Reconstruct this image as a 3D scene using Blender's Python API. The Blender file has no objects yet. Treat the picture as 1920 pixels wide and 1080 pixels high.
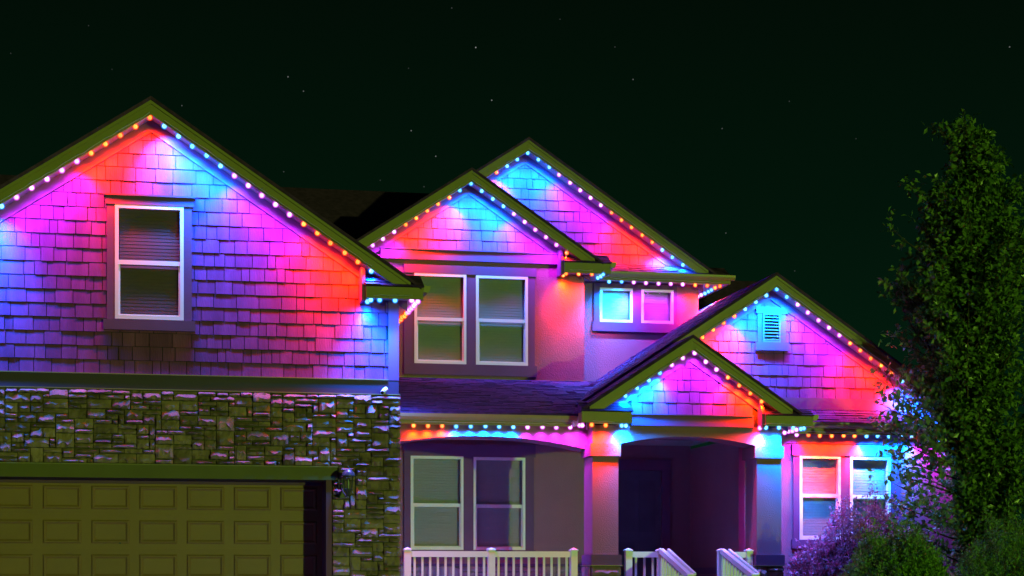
import bpy, math, random
from mathutils import Vector, noise
random.seed(11)
SC = bpy.context.scene
COL = SC.collection

# ------------------------------------------------------------------ camera
TH = math.radians(11.55)          # the lens looks a little to the right of the facade normal
F, HOR, HC = 3280.0, 1080.0, 0.60 # focal length in photo pixels, horizon row, eye height
def ray(px): return TH + math.atan((px - 960.0) / F)
def X_(px, Y): return Y * math.tan(ray(px))
def Z_(px, py, Y):
    X = X_(px, Y)
    return HC + (HOR - py) * (X * math.sin(TH) + Y * math.cos(TH)) / F
def at(px, py, Y): return Vector((X_(px, Y), Y, Z_(px, py, Y)))

cam = bpy.data.cameras.new('camera'); co = bpy.data.objects.new('camera', cam); COL.objects.link(co)
co.location = (0, 0, HC); co.rotation_euler = (math.radians(90), 0, -TH)
cam.sensor_width = 36; cam.lens = 36 * F / 1920; cam.shift_y = (HOR - 540) / 1920
cam.clip_start = 0.1; cam.clip_end = 4000
SC.camera = co

# ------------------------------------------------------------------ world: green-black night sky with stars
STARS = [(892,89,1),(922,188,.8),(540,144,.7),(569,171,.6),(341,198,.5),(771,245,.7),(817,293,.7),(795,350,.4),(713,338,.3),
         (532,322,.4),(1050,36,.3),(1153,88,.35),(1187,149,.6),(1354,241,.5),(1361,437,.5),(1480,190,.35),(1893,88,.7),
         (766,128,.3),(20,100,.3),(847,15,.4),(166,48,.3),(210,130,.25),(1490,508,.35),(1605,260,.3)]
w = bpy.data.worlds.new('World'); SC.world = w; w.use_nodes = True
nt = w.node_tree; nt.nodes.clear()
N = nt.nodes.new; L = nt.links.new
wo = N('ShaderNodeOutputWorld'); bg = N('ShaderNodeBackground'); L(bg.outputs[0], wo.inputs[0])
tc = N('ShaderNodeTexCoord'); sep = N('ShaderNodeSeparateXYZ'); L(tc.outputs['Generated'], sep.inputs[0])
rp = N('ShaderNodeValToRGB'); L(sep.outputs[2], rp.inputs[0])
rp.color_ramp.elements[0].position = 0.0; rp.color_ramp.elements[0].color = (.0014, .0150, .0060, 1)
rp.color_ramp.elements[1].position = 0.34; rp.color_ramp.elements[1].color = (.0008, .0034, .0016, 1)
e = rp.color_ramp.elements.new(.2); e.color = (.0009, .0072, .0030, 1)
acc = None
for (px, py, b) in STARS:
    r = Vector((math.cos(TH)*(px-960)/F + math.sin(TH), -math.sin(TH)*(px-960)/F + math.cos(TH), (HOR-py)/F)).normalized()
    d = N('ShaderNodeVectorMath'); d.operation = 'DISTANCE'; L(tc.outputs['Generated'], d.inputs[0]); d.inputs[1].default_value = r
    m = N('ShaderNodeMath'); m.operation = 'LESS_THAN'; L(d.outputs['Value'], m.inputs[0]); m.inputs[1].default_value = .00036
    s = N('ShaderNodeMath'); s.operation = 'MULTIPLY_ADD'; L(m.outputs[0], s.inputs[0]); s.inputs[1].default_value = b * b * .26
    if acc is None: s.inputs[2].default_value = 0
    else: L(acc.outputs[0], s.inputs[2])
    acc = s
cmb = N('ShaderNodeCombineColor')
for i in range(3): L(acc.outputs[0], cmb.inputs[i])
add = N('ShaderNodeMix'); add.data_type = 'RGBA'; add.blend_type = 'ADD'; add.inputs[0].default_value = 1
L(rp.outputs[0], add.inputs[6]); L(cmb.outputs[0], add.inputs[7]); L(add.outputs[2], bg.inputs[0])
bg.inputs[1].default_value = 1.0

# the yellow-green street light far off to the right, low over the road
sl = bpy.data.lights.new('sun', 'SUN'); sl.energy = 1.0; sl.angle = math.radians(.6); sl.color = (.52, 1, .09)
so = bpy.data.objects.new('sun', sl); COL.objects.link(so)
az, el = math.radians(23), math.radians(0.7)
so.rotation_euler = Vector((-math.sin(az)*math.cos(el), math.cos(az)*math.cos(el), -math.sin(el))).to_track_quat('-Z', 'Y').to_euler()
so.location = (60, -20, 30)

SC.view_settings.view_transform = 'Standard'; SC.view_settings.look = 'None'
SC.view_settings.exposure = 0; SC.view_settings.gamma = 1; SC.view_settings.use_curve_mapping = False
SC.render.engine = 'CYCLES'
SC.cycles.use_denoising = True; SC.cycles.max_bounces = 6; SC.cycles.diffuse_bounces = 3
SC.cycles.glossy_bounces = 3; SC.cycles.transparent_max_bounces = 8
SC.cycles.caustics_reflective = False; SC.cycles.caustics_refractive = False
SC.cycles.sample_clamp_indirect = 4

BULB_W = 15.5     # watts of one bulb
LIGHT = {'B': (0.0, .23, 1.0), 'P': (.58, .020, 1.0), 'R': (1.0, .034, .0)}
GLOW = {'B': (.22, .85, 1.0), 'P': (1.0, .66, 1.0), 'R': (1.0, .36, .05)}
GLOWS = {'B': 2.6, 'P': 2.6, 'R': 2.8}

# ------------------------------------------------------------------ helpers
def mat(name, col, rough=.7, var=.12, vscale=3.0, bump=0.0, bscale=40.0, spec=.35, col2=None, stretch=None, metal=0):
    m = bpy.data.materials.new(name); m.use_nodes = True
    t = m.node_tree; b = t.nodes['Principled BSDF']
    b.inputs['Roughness'].default_value = rough; b.inputs['Specular IOR Level'].default_value = spec
    b.inputs['Metallic'].default_value = metal
    tcn = t.nodes.new('ShaderNodeTexCoord'); src = tcn.outputs['Object']
    if stretch:
        mp = t.nodes.new('ShaderNodeMapping'); mp.inputs['Scale'].default_value = stretch
        t.links.new(src, mp.inputs[0]); src = mp.outputs[0]
    n1 = t.nodes.new('ShaderNodeTexNoise'); n1.inputs['Scale'].default_value = vscale; n1.inputs['Detail'].default_value = 6
    t.links.new(src, n1.inputs['Vector'])
    r = t.nodes.new('ShaderNodeValToRGB')
    c2 = col2 or tuple(min(1, c * (1 + var)) for c in col)
    c1 = tuple(c * (1 - var) for c in col)
    r.color_ramp.elements[0].position = .33; r.color_ramp.elements[0].color = (*c1, 1)
    r.color_ramp.elements[1].position = .67; r.color_ramp.elements[1].color = (*c2, 1)
    t.links.new(n1.outputs[0], r.inputs[0])
    oi = t.nodes.new('ShaderNodeObjectInfo')
    hv = t.nodes.new('ShaderNodeHueSaturation')
    mm = t.nodes.new('ShaderNodeMapRange'); mm.inputs[3].default_value = 1 - var; mm.inputs[4].default_value = 1 + var
    t.links.new(oi.outputs['Random'], mm.inputs[0]); t.links.new(mm.outputs[0], hv.inputs['Value'])
    t.links.new(r.outputs[0], hv.inputs['Color']); t.links.new(hv.outputs[0], b.inputs['Base Color'])
    if bump:
        n2 = t.nodes.new('ShaderNodeTexNoise'); n2.inputs['Scale'].default_value = bscale; n2.inputs['Detail'].default_value = 5
        t.links.new(src, n2.inputs['Vector'])
        bp = t.nodes.new('ShaderNodeBump'); bp.inputs['Strength'].default_value = bump; bp.inputs['Distance'].default_value = .01
        t.links.new(n2.outputs[0], bp.inputs['Height']); t.links.new(bp.outputs[0], b.inputs['Normal'])
    return m

def emit(name, col, strength):
    m = bpy.data.materials.new(name); m.use_nodes = True
    b = m.node_tree.nodes['Principled BSDF']
    b.inputs['Base Color'].default_value = (.6, .6, .6, 1)
    b.inputs['Emission Color'].default_value = (*col, 1); b.inputs['Emission Strength'].default_value = strength
    t = m.node_tree; oi = t.nodes.new('ShaderNodeObjectInfo'); mr = t.nodes.new('ShaderNodeMapRange')
    mr.inputs[3].default_value = strength*.65; mr.inputs[4].default_value = strength*1.4
    t.links.new(oi.outputs['Random'], mr.inputs[0]); t.links.new(mr.outputs[0], b.inputs['Emission Strength'])
    return m

def leafmat(name, c1, c2, rough=.38, spec=.5):
    m = bpy.data.materials.new(name); m.use_nodes = True
    t = m.node_tree; b = t.nodes['Principled BSDF']; b.inputs['Roughness'].default_value = rough
    b.inputs['Specular IOR Level'].default_value = spec
    g = t.nodes.new('ShaderNodeNewGeometry'); r = t.nodes.new('ShaderNodeValToRGB')
    r.color_ramp.elements[0].color = (*c1, 1); r.color_ramp.elements[1].color = (*c2, 1)
    t.links.new(g.outputs['Random Per Island'], r.inputs[0]); t.links.new(r.outputs[0], b.inputs['Base Color'])
    tr = t.nodes.new('ShaderNodeBsdfTranslucent'); t.links.new(r.outputs[0], tr.inputs[0])
    mx = t.nodes.new('ShaderNodeMixShader'); mx.inputs[0].default_value = .22
    o = t.nodes['Material Output']
    t.links.new(b.outputs[0], mx.inputs[1]); t.links.new(tr.outputs[0], mx.inputs[2]); t.links.new(mx.outputs[0], o.inputs[0])
    return m

def glassmat():
    m = bpy.data.materials.new('window glass'); m.use_nodes = True
    t = m.node_tree; t.nodes.remove(t.nodes['Principled BSDF']); o = t.nodes['Material Output']
    tr = t.nodes.new('ShaderNodeBsdfTransparent'); tr.inputs[0].default_value = (.86, .88, .87, 1)
    gl = t.nodes.new('ShaderNodeBsdfGlossy'); gl.inputs['Roughness'].default_value = .015
    fr = t.nodes.new('ShaderNodeLayerWeight'); pw_ = t.nodes.new('ShaderNodeMath'); pw_.operation = 'POWER'; pw_.inputs[1].default_value = 4
    ma = t.nodes.new('ShaderNodeMath'); ma.operation = 'MULTIPLY_ADD'; ma.inputs[1].default_value = .5; ma.inputs[2].default_value = .045
    t.links.new(fr.outputs['Facing'], pw_.inputs[0]); t.links.new(pw_.outputs[0], ma.inputs[0])
    mx = t.nodes.new('ShaderNodeMixShader'); t.links.new(ma.outputs[0], mx.inputs[0])
    t.links.new(tr.outputs[0], mx.inputs[1]); t.links.new(gl.outputs[0], mx.inputs[2]); t.links.new(mx.outputs[0], o.inputs[0])
    return m

M = dict(
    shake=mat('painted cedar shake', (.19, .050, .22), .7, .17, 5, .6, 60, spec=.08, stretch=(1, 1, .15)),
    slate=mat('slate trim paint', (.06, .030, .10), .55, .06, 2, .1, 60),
    ventgrey=mat('grey vent', (.15, .13, .16), .5, .05, 3),
    porchfloor=mat('porch concrete paled for bounce', (.48, .46, .43), .8, .08, 2, .3, 40),  # unseen floor, made paler to bounce bulb light into the entry
    header=mat('brown header paint', (.15, .125, .06), .6, .06, 2, .1, 50, spec=.15),
    dimlit=mat('mauve blind slats', (.25, .125, .20), .6, .03, 2),  # garage window blind: weaker street light there is put into this darker colour
    felt=mat('black building felt', (.02, .02, .022), .9, .1, 3),
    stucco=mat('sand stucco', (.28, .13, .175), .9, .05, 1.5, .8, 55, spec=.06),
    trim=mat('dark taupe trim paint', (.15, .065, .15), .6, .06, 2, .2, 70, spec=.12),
    fascia=mat('tan fascia paint', (.27, .215, .10), .5, .06, 2, .08, 50),
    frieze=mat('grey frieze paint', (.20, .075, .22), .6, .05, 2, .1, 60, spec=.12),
    soffit=mat('soffit paint', (.45, .42, .38), .6, .05, 2),
    white=mat('white vinyl', (.78, .77, .76), .35, .02, 2),
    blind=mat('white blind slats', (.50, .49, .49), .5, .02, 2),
    door=mat('garage door enamel', (.285, .14, .08), .45, .04, 2, .12, 80),
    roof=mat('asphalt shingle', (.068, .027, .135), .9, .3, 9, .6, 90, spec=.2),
    mortar=mat('dark mortar', (.09, .08, .06), .95, .2, 8, .5, 30),
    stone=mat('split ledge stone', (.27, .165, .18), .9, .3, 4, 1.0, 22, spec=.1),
    black=mat('black iron', (.05, .05, .07), .35, .1, 5, spec=.6),
    navy=mat('dark front door', (.09, .09, .15), .4, .1, 3),
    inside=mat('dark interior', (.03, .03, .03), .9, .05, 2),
    concrete=mat('broom concrete', (.20, .19, .17), .9, .1, 2, .4, 40),
    grass=mat('lawn grass', (.05, .09, .025), .95, .35, 3, .8, 60),
    asphalt=mat('street asphalt', (.05, .05, .05), .9, .2, 6, .5, 60),
    bark=mat('bark', (.09, .07, .05), .9, .3, 12, .8, 30),
    lens=mat('dark lens', (.01, .01, .01), .1, .1, 3, spec=.8),
    glass=glassmat(),
    cord=mat('black cord', (.05, .05, .05), .5, .05, 2),
    track=mat('pale light track', (.50, .48, .46), .4, .03, 2),
    gutter=mat('tan aluminium gutter', (.38, .30, .18), .4, .04, 2),
)
def globe(name, col, st):
    m = bpy.data.materials.new(name); m.use_nodes = True; t = m.node_tree; t.nodes.remove(t.nodes['Principled BSDF'])
    e = t.nodes.new('ShaderNodeEmission'); e.inputs[0].default_value = (*col, 1); e.inputs[1].default_value = st
    tr = t.nodes.new('ShaderNodeBsdfTransparent'); mx = t.nodes.new('ShaderNodeMixShader'); mx.inputs[0].default_value = .36
    t.links.new(tr.outputs[0], mx.inputs[1]); t.links.new(e.outputs[0], mx.inputs[2]); t.links.new(mx.outputs[0], t.nodes['Material Output'].inputs[0]); return m
for k, n_, c_ in (('B', 'blue', (0, .22, 1)), ('P', 'pink', (.85, .08, 1)), ('R', 'red', (1, .035, 0))): M['globe'+k] = globe(n_+' bulb globe', c_, 1.5)
for k in 'BPR': M['glow' + k] = emit({'B': 'blue bulb glow', 'P': 'pink bulb glow', 'R': 'red bulb glow'}[k], GLOW[k], GLOWS[k])

ORG = {}
class MB:
    def __init__(s): s.v = []; s.f = []
    def add(s, vs, fs):
        n = len(s.v); s.v += [tuple(p) for p in vs]; s.f += [tuple(i + n for i in f) for f in fs]; return s
    def box(s, x0, x1, y0, y1, z0, z1):
        return s.add([(x0,y0,z0),(x1,y0,z0),(x1,y1,z0),(x0,y1,z0),(x0,y0,z1),(x1,y0,z1),(x1,y1,z1),(x0,y1,z1)],
                     [(0,3,2,1),(4,5,6,7),(0,1,5,4),(1,2,6,5),(2,3,7,6),(3,0,4,7)])
    def prism(s, poly, y0, y1):          # poly of (x, z), counter-clockwise seen from the front; y0 number or f(z)
        f = y0 if callable(y0) else (lambda z: y0)
        n = len(poly)
        vs = [(x, f(z), z) for x, z in poly] + [(x, y1, z) for x, z in poly]
        return s.add(vs, [tuple(range(n)), tuple(range(2*n-1, n-1, -1))] + [(i, n+i, n+(i+1) % n, (i+1) % n) for i in range(n)])
    def ext(s, pts, vec):                # polygon of 3D points pushed along a vector
        n = len(pts); vec = Vector(vec)
        vs = [Vector(p) for p in pts] + [Vector(p) + vec for p in pts]
        return s.add(vs, [tuple(range(n)), tuple(range(2*n-1, n-1, -1))] + [(i, n+i, n+(i+1) % n, (i+1) % n) for i in range(n)])
    def bar(s, a, b, w, h, up=(0,0,1)):
        a, b = Vector(a), Vector(b); d = (b - a).normalized(); sx = d.cross(Vector(up)).normalized(); u = sx.cross(d)
        pts = [a - sx*w/2 - u*h/2, a + sx*w/2 - u*h/2, a + sx*w/2 + u*h/2, a - sx*w/2 + u*h/2]
        return s.ext(pts, b - a)
    def tube(s, pts, rs, n=6, cap=True):
        pts = [Vector(p) for p in pts]
        if not isinstance(rs, (list, tuple)): rs = [rs] * len(pts)
        vs = []; fs = []
        for i, p in enumerate(pts):
            d = (pts[min(i+1, len(pts)-1)] - pts[max(i-1, 0)]).normalized()
            a = d.cross(Vector((0,0,1)) if abs(d.z) < .9 else Vector((1,0,0))).normalized(); b = d.cross(a)
            vs += [p + (a*math.cos(2*math.pi*k/n) + b*math.sin(2*math.pi*k/n)) * rs[i] for k in range(n)]
        for i in range(len(pts)-1):
            for k in range(n):
                fs.append((i*n+k, i*n+(k+1) % n, (i+1)*n+(k+1) % n, (i+1)*n+k))
        if cap: fs += [tuple(range(n-1, -1, -1)), tuple(range((len(pts)-1)*n, len(pts)*n))]
        return s.add(vs, fs)
    def lathe(s, prof, c, n=12):         # prof of (r, z)
        vs = []; fs = []
        for r, z in prof: vs += [(c[0] + r*math.cos(2*math.pi*k/n), c[1] + r*math.sin(2*math.pi*k/n), c[2] + z) for k in range(n)]
        for i in range(len(prof)-1):
            for k in range(n): fs.append((i*n+k, i*n+(k+1) % n, (i+1)*n+(k+1) % n, (i+1)*n+k))
        fs += [tuple(range(n-1, -1, -1)), tuple(range((len(prof)-1)*n, len(prof)*n))]
        return s.add(vs, fs)
    def build(s, name, m, parent=None, smooth=False, kind=None):
        org = ORG.get(parent.name, Vector((0,0,0))) if parent else Vector((0,0,0))
        me = bpy.data.meshes.new(name)
        me.from_pydata([(x-org.x, y-org.y, z-org.z) for x, y, z in s.v], [], s.f); me.update()
        if smooth: me.polygons.foreach_set('use_smooth', [True]*len(me.polygons))
        me.materials.append(M[m] if isinstance(m, str) else m)
        o = bpy.data.objects.new(name, me); COL.objects.link(o)
        if parent: o.parent = parent
        ORG[o.name] = org
        if kind: o['kind'] = kind
        return o

def thing(name, label, cat, loc, group=None):
    o = bpy.data.objects.new(name, None); COL.objects.link(o); o.location = loc
    o['label'] = label; o['category'] = cat
    if group: o['group'] = group
    ORG[o.name] = Vector(loc); return o
def box(name, m, parent, *a): return MB().box(*a).build(name, m, parent)

def clip(poly, hps):
    for a, b, c in hps:                  # keep a*x + b*z <= c
        out = []
        for i in range(len(poly)):
            p, q = poly[i], poly[(i+1) % len(poly)]
            dp, dq = a*p[0]+b*p[1]-c, a*q[0]+b*q[1]-c
            if dp <= 0: out.append(p)
            if (dp < 0 < dq) or (dq < 0 < dp):
                t = dp/(dp-dq); out.append((p[0]+t*(q[0]-p[0]), p[1]+t*(q[1]-p[1])))
        poly = out
        if len(poly) < 3: return []
    return poly
def area(p): return abs(sum(p[i][0]*p[(i+1) % len(p)][1]-p[(i+1) % len(p)][0]*p[i][1] for i in range(len(p))))/2
def minus(r, hole):                      # rectangle minus rectangle
    x0,x1,z0,z1 = r; a0,a1,b0,b1 = hole
    if a1 <= x0 or a0 >= x1 or b1 <= z0 or b0 >= z1: return [r]
    out = []
    if x0 < a0: out.append((x0,a0,z0,z1))
    if a1 < x1: out.append((a1,x1,z0,z1))
    m0, m1 = max(x0,a0), min(x1,a1)
    if z0 < b0: out.append((m0,m1,z0,b0))
    if b1 < z1: out.append((m0,m1,b1,z1))
    return out
def cells(mb, x0, x1, z0, z1, holes, hps, y0, y1):
    xs = sorted({x0, x1, *[h[0] for h in holes], *[h[1] for h in holes]}); zs = sorted({z0, z1, *[h[2] for h in holes], *[h[3] for h in holes]})
    xs = [x for x in xs if x0 <= x <= x1]; zs = [z for z in zs if z0 <= z <= z1]
    for i in range(len(xs)-1):
        for j in range(len(zs)-1):
            cx, cz = (xs[i]+xs[i+1])/2, (zs[j]+zs[j+1])/2
            if any(h[0] < cx < h[1] and h[2] < cz < h[3] for h in holes): continue
            p = clip([(xs[i],zs[j]),(xs[i+1],zs[j]),(xs[i+1],zs[j+1]),(xs[i],zs[j+1])], hps)
            if p: mb.prism(p, y0, y1)
    return mb

def roof_courses(mb, A, B, C, D, n, tab=(.14, .32), th=.012, stop=None):
    """A-B the eave, D-C the ridge side: n courses of uneven shingle tabs lying on the plane ABCD."""
    A, B, C, D = map(Vector, (A, B, C, D)); nrm = (B-A).cross(D-A).normalized()
    if nrm.z < 0: nrm = -nrm
    for k in range(n):
        t0, t1 = k/n, (k+1.12)/n; t1 = min(1, t1)
        a, b = A.lerp(D, t0), B.lerp(C, t0); c, d = B.lerp(C, t1), A.lerp(D, t1)
        ln = (b-a).length; s = -random.random()*tab[0]
        while s < ln:
            wd = random.uniform(*tab); u0, u1 = max(0, s)/ln, min(ln, s+wd-.004)/ln; s += wd
            if u1-u0 < .001: continue
            h = th*random.choice((.75, 1, 1, 1.5, 1.9)); dz = nrm*h
            p = [a.lerp(b,u0), a.lerp(b,u1), d.lerp(c,u1), d.lerp(c,u0)]
            lift = [dz, dz, nrm*.004, nrm*.004]
            vs = p + [q+l for q, l in zip(p, lift)]
            mb.add(vs, [(4,5,6,7),(0,1,5,4),(1,2,6,5),(3,0,4,7)])
    return mb

# ------------------------------------------------------------------ ground
def sheet(name, pts, m, kind='structure'):
    o = MB().add(pts, [tuple(range(len(pts)))]).build(name, m); o['kind'] = kind; return o
lawn = MB()
ys = [-400, 1, 3, 8, 14, 20, 24, 26, 30, 60, 400]; zs = [-1.25, -1.25, -1.2, -1.05, -.85, -.5, -.25, -.14, -.12, -.12, -.12]
xs = [-400, -30, -10, 0, 10, 20, 40, 400]
for y, z in zip(ys, zs):
    for x in xs: lawn.v.append((x, y, z))
for j in range(len(ys)-1):
    for i in range(len(xs)-1):
        a = j*len(xs)+i; lawn.f.append((a, a+1, a+1+len(xs), a+len(xs)))
lawn.build('lawn', 'grass', kind='structure')
sheet('street', [(-400,-9,-1.20),(400,-9,-1.20),(400,-1.2,-1.20),(-400,-1.2,-1.20)], 'asphalt')
kb = MB().box(-400,400,-1.2,-1.02,-1.3,-1.07).build('kerb', 'concrete', kind='structure')
sheet('pavement', [(-400,-1.0,-1.2),(400,-1.0,-1.2),(400,.9,-1.2),(-400,.9,-1.2)], 'concrete')
dv = MB()
dy = [3, 8, 14, 20, 24, 26.3]; dz = [-1.19, -1.0, -.80, -.45, -.20, 0]
for y, z in zip(dy, dz): dv.v += [(-2.9, y, z+.02), (2.8, y, z+.02)]
for j in range(5): dv.f.append((2*j, 2*j+1, 2*j+3, 2*j+2))
dv.build('driveway', 'concrete', kind='structure')

# ------------------------------------------------------------------ the house
house = thing('house', 'two storey gabled house with shake siding, stone garage and front porch', 'house', (3.6, 30, 0))
P66 = .662
G = {}
class Gable: pass
def gable(key, apx, apy, yf, yw, tipl, tipr, back, wall_l, wall_r, zb, holes=(), cutl=None, slabl=None, wallmat='felt', backl=None):
    g = Gable(); a = at(apx, apy, yf); g.ax, g.az, g.yf, g.yw, g.p = a.x, a.z, yf, yw, P66
    line = lambda x, d=0: g.az - d - g.p*abs(x-g.ax)
    g.line = line
    fh = .235
    gw = MB(); hp = [(g.p, 1, g.az-.07+g.p*g.ax), (-g.p, 1, g.az-.07-g.p*g.ax)]
    cells(gw, wall_l, wall_r, zb, g.az, list(holes), hp, yw, yw+.16)
    g.wall = gw.build('gable_wall', wallmat, house)
    for sgn, tip, cut in ((-1, tipl, cutl), (1, tipr, None)):
        x1 = cut if cut is not None else tip
        q = lambda dz0, dz1, y0, y1, xa=g.ax, xb=x1: MB().prism(
            [(xa, line(xa)-dz1), (xb, line(xb)-dz1), (xb, line(xb)-dz0), (xa, line(xa)-dz0)] if sgn > 0 else
            [(xb, line(xb)-dz1), (xa, line(xa)-dz1), (xa, line(xa)-dz0), (xb, line(xb)-dz0)], y0, y1)
        # main board with a narrower, prouder shadow board over its upper part
        fa = q(.035, fh, yf+.018, yf+.05).build('rake_fascia', 'fascia', house)
        q(.030, .085, yf, yf+.018).build('shadow_board', 'fascia', fa)
        q(fh-.03, fh-.012, yf+.05, yw).build('soffit', 'soffit', house)
        q(fh-.02, .405, yw-.045, yw).build('frieze_board', 'frieze', house)
        xe = x1 if cut is not None else tip + sgn*.16
        b = back if sgn > 0 else (backl or back)
        MB().prism([(g.ax, line(g.ax)+.022), (g.ax, line(g.ax)-.030), (xe, line(xe)-.030), (xe, line(xe)+.022)][::(-1 if sgn > 0 else 1)], yf-.02, b).build('roof', 'roof', house)
    G[key] = g
    return g

SHK = []
def shakes(g, x0, x1, z0, e, holes=(), tag=''):
    hps = [(g.p, 1, g.az-.33+g.p*g.ax), (-g.p, 1, g.az-.33-g.p*g.ax)]
    zb = z0
    while zb < g.az-.35:
        x = x0 - random.random()*.2
        while x < x1:
            wd = random.choice((.12, .15, .18, .2, .22, .25, .25, .28, .33)) * e/.2
            a, b = max(x, x0)+.005, min(x+wd, x1)-.005; x += wd
            if b-a < .03: continue
            rs = [(a, b, zb+random.uniform(-.003, .003), zb+e-.006)]
            for h in holes: rs = [q for r in rs for q in minus(r, h)]
            pr = random.uniform(-.004, .005)
            for r in rs:
                if r[1]-r[0] < .025 or r[3]-r[2] < .03: continue
                p = clip([(r[0],r[2]),(r[1],r[2]),(r[1],r[3]),(r[0],r[3])], hps)
                if not p or area(p) < .0015: continue
                f = lambda z, zb=zb, pr=pr: g.yw-.012-pr-.012*(zb+e-z)/e
                SHK.append((tag, area(p), p, f, g.yw+.002))
        zb += e

# ---- windows
def window(x0, x1, z0, z1, zr, Y, parent=None, blind='blind'):
    """double-hung vinyl window: outer frame, meeting rail, two panes, a blind behind them"""
    wn = MB(); t = .052
    for a in ((x0,x1,z1-t,z1),(x0,x1,z0,z0+t),(x0,x0+t,z0+t,z1-t),(x1-t,x1,z0+t,z1-t)): wn.box(a[0],a[1],Y-.055,Y+.13,a[2],a[3])
    wn = wn.build('window', 'white', parent or house)
    r = .022
    if zr:
        MB().box(x0+t,x1-t,Y-.035,Y+.03,zr-.032,zr+.032).build('meeting_rail', 'white', wn)
        sb = MB()
        for a in ((x0+t,x0+t+r,z0+t,zr-.032),(x1-t-r,x1-t,z0+t,zr-.032),(x0+t+r,x1-t-r,z0+t,z0+t+r)): sb.box(a[0],a[1],Y-.02,Y+.02,a[2],a[3])
        sb.build('sash', 'white', wn)
        MB().box(x0+t+r,x1-t-r,Y+.004,Y+.012,z0+t+r,zr-.032).build('pane', 'glass', wn)
        MB().box(x0+t,x1-t,Y+.032,Y+.040,zr+.0325,z1-t).build('pane', 'glass', wn)
    else:
        MB().box(x0+t,x1-t,Y+.004,Y+.012,z0+t,z1-t).build('pane', 'glass', wn)
    bl = MB(); z = z0+t; k = 0; pts = []
    while z < z1-t:
        pts += [(z, Y+.050), (min(z+.045, z1-t), Y+.0535), (min(z+.050, z1-t), Y+.050)]; z += .050
    for zz, yy in pts: bl.v += [(x0+t+.012, yy, zz), (x1-t-.012, yy, zz)]
    for i in range(len(pts)-1): bl.f.append((2*i, 2*i+1, 2*i+3, 2*i+2))
    bl.build('blind', blind, wn, kind='stuff')
    MB().box(x0+t,x1-t,Y+.125,Y+.129,z0+t,z1-t).build('backing', 'inside', wn)
    return wn
def wpx(px0, py0, px1, py1, rail, Y):
    """window rectangle measured on the photograph, taken to the plane Y"""
    yc = Y-.055; xm = (px0+px1)/2
    return (X_(px0,yc), X_(px1,yc), Z_(xm,py1,yc), Z_(xm,py0,yc), Z_(xm,rail,yc) if rail else None)
def trim(rects, Y, d=.045, m='trim', name='window_trim'):
    t = MB()
    for i, (x0,x1,z0,z1,dd) in enumerate(rects): t.box(x0,x1,Y-d-dd,Y,z0,z1)
    return t.build(name, m, house)
def inner(wr, m=.03): return (wr[0]+m, wr[1]-m, wr[2]+m, wr[3]-m)

# =========================== GARAGE (gable nearest the camera) ===========================
YG = 26.0
GL, GR = -3.66, X_(745.5, YG)
W1 = wpx(215.5, 385, 344.5, 599, 492.5, YG)
zled = Z_(400, 705, YG)                    # flashing over the trim board
ztb = Z_(745, 740, YG)                     # underside of the trim board
g1 = gable('garage', 283, 183, YG-.4, YG, -3.80, 3.705, 37.5, GL, GR, ztb, [inner(W1)])
window(*W1, YG, blind='dimlit')
tw = .115
box('window_trim', 'trim', house, W1[0]-tw, W1[0], YG-.048, YG, W1[2]-.01, W1[3])
box('window_trim', 'trim', house, W1[1], W1[1]+tw, YG-.048, YG, W1[2]-.01, W1[3])
hd = box('window_trim', 'trim', house, W1[0]-tw-.02, W1[1]+tw+.03, YG-.06, YG, W1[3], W1[3]+.125)
MB().box(W1[0]-tw-.05, W1[1]+tw+.06, YG-.085, YG, W1[3]+.125, W1[3]+.15).build('cap', 'trim', hd)
box('window_sill', 'trim', house, W1[0]-tw-.05, W1[1]+tw+.05, YG-.085, YG, W1[2]-.16, W1[2]-.01)
cbx = X_(727.5, YG)
box('corner_board', 'frieze', house, cbx, GR+.012, YG-.05, YG+.1, zled-.01, Z_(735, 556, YG))
tb = box('trim_board', 'slate', house, GL, GR+.012, YG-.045, YG, ztb, zled-.012)
MB().box(GL, cbx-.004, YG-.065, YG, zled-.012, zled+.002).build('flashing', 'fascia', tb)
MB().box(GL, GR+.03, YG-.062, YG, ztb-.012, ztb).build('flashing', 'fascia', tb)
sh_holes1 = [(W1[0]-tw*.5, W1[1]+tw*.5, W1[2]-.1, W1[3]+.07)]
shakes(g1, GL, cbx+.005, zled+.003, .2, sh_holes1, 'garage')
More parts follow.
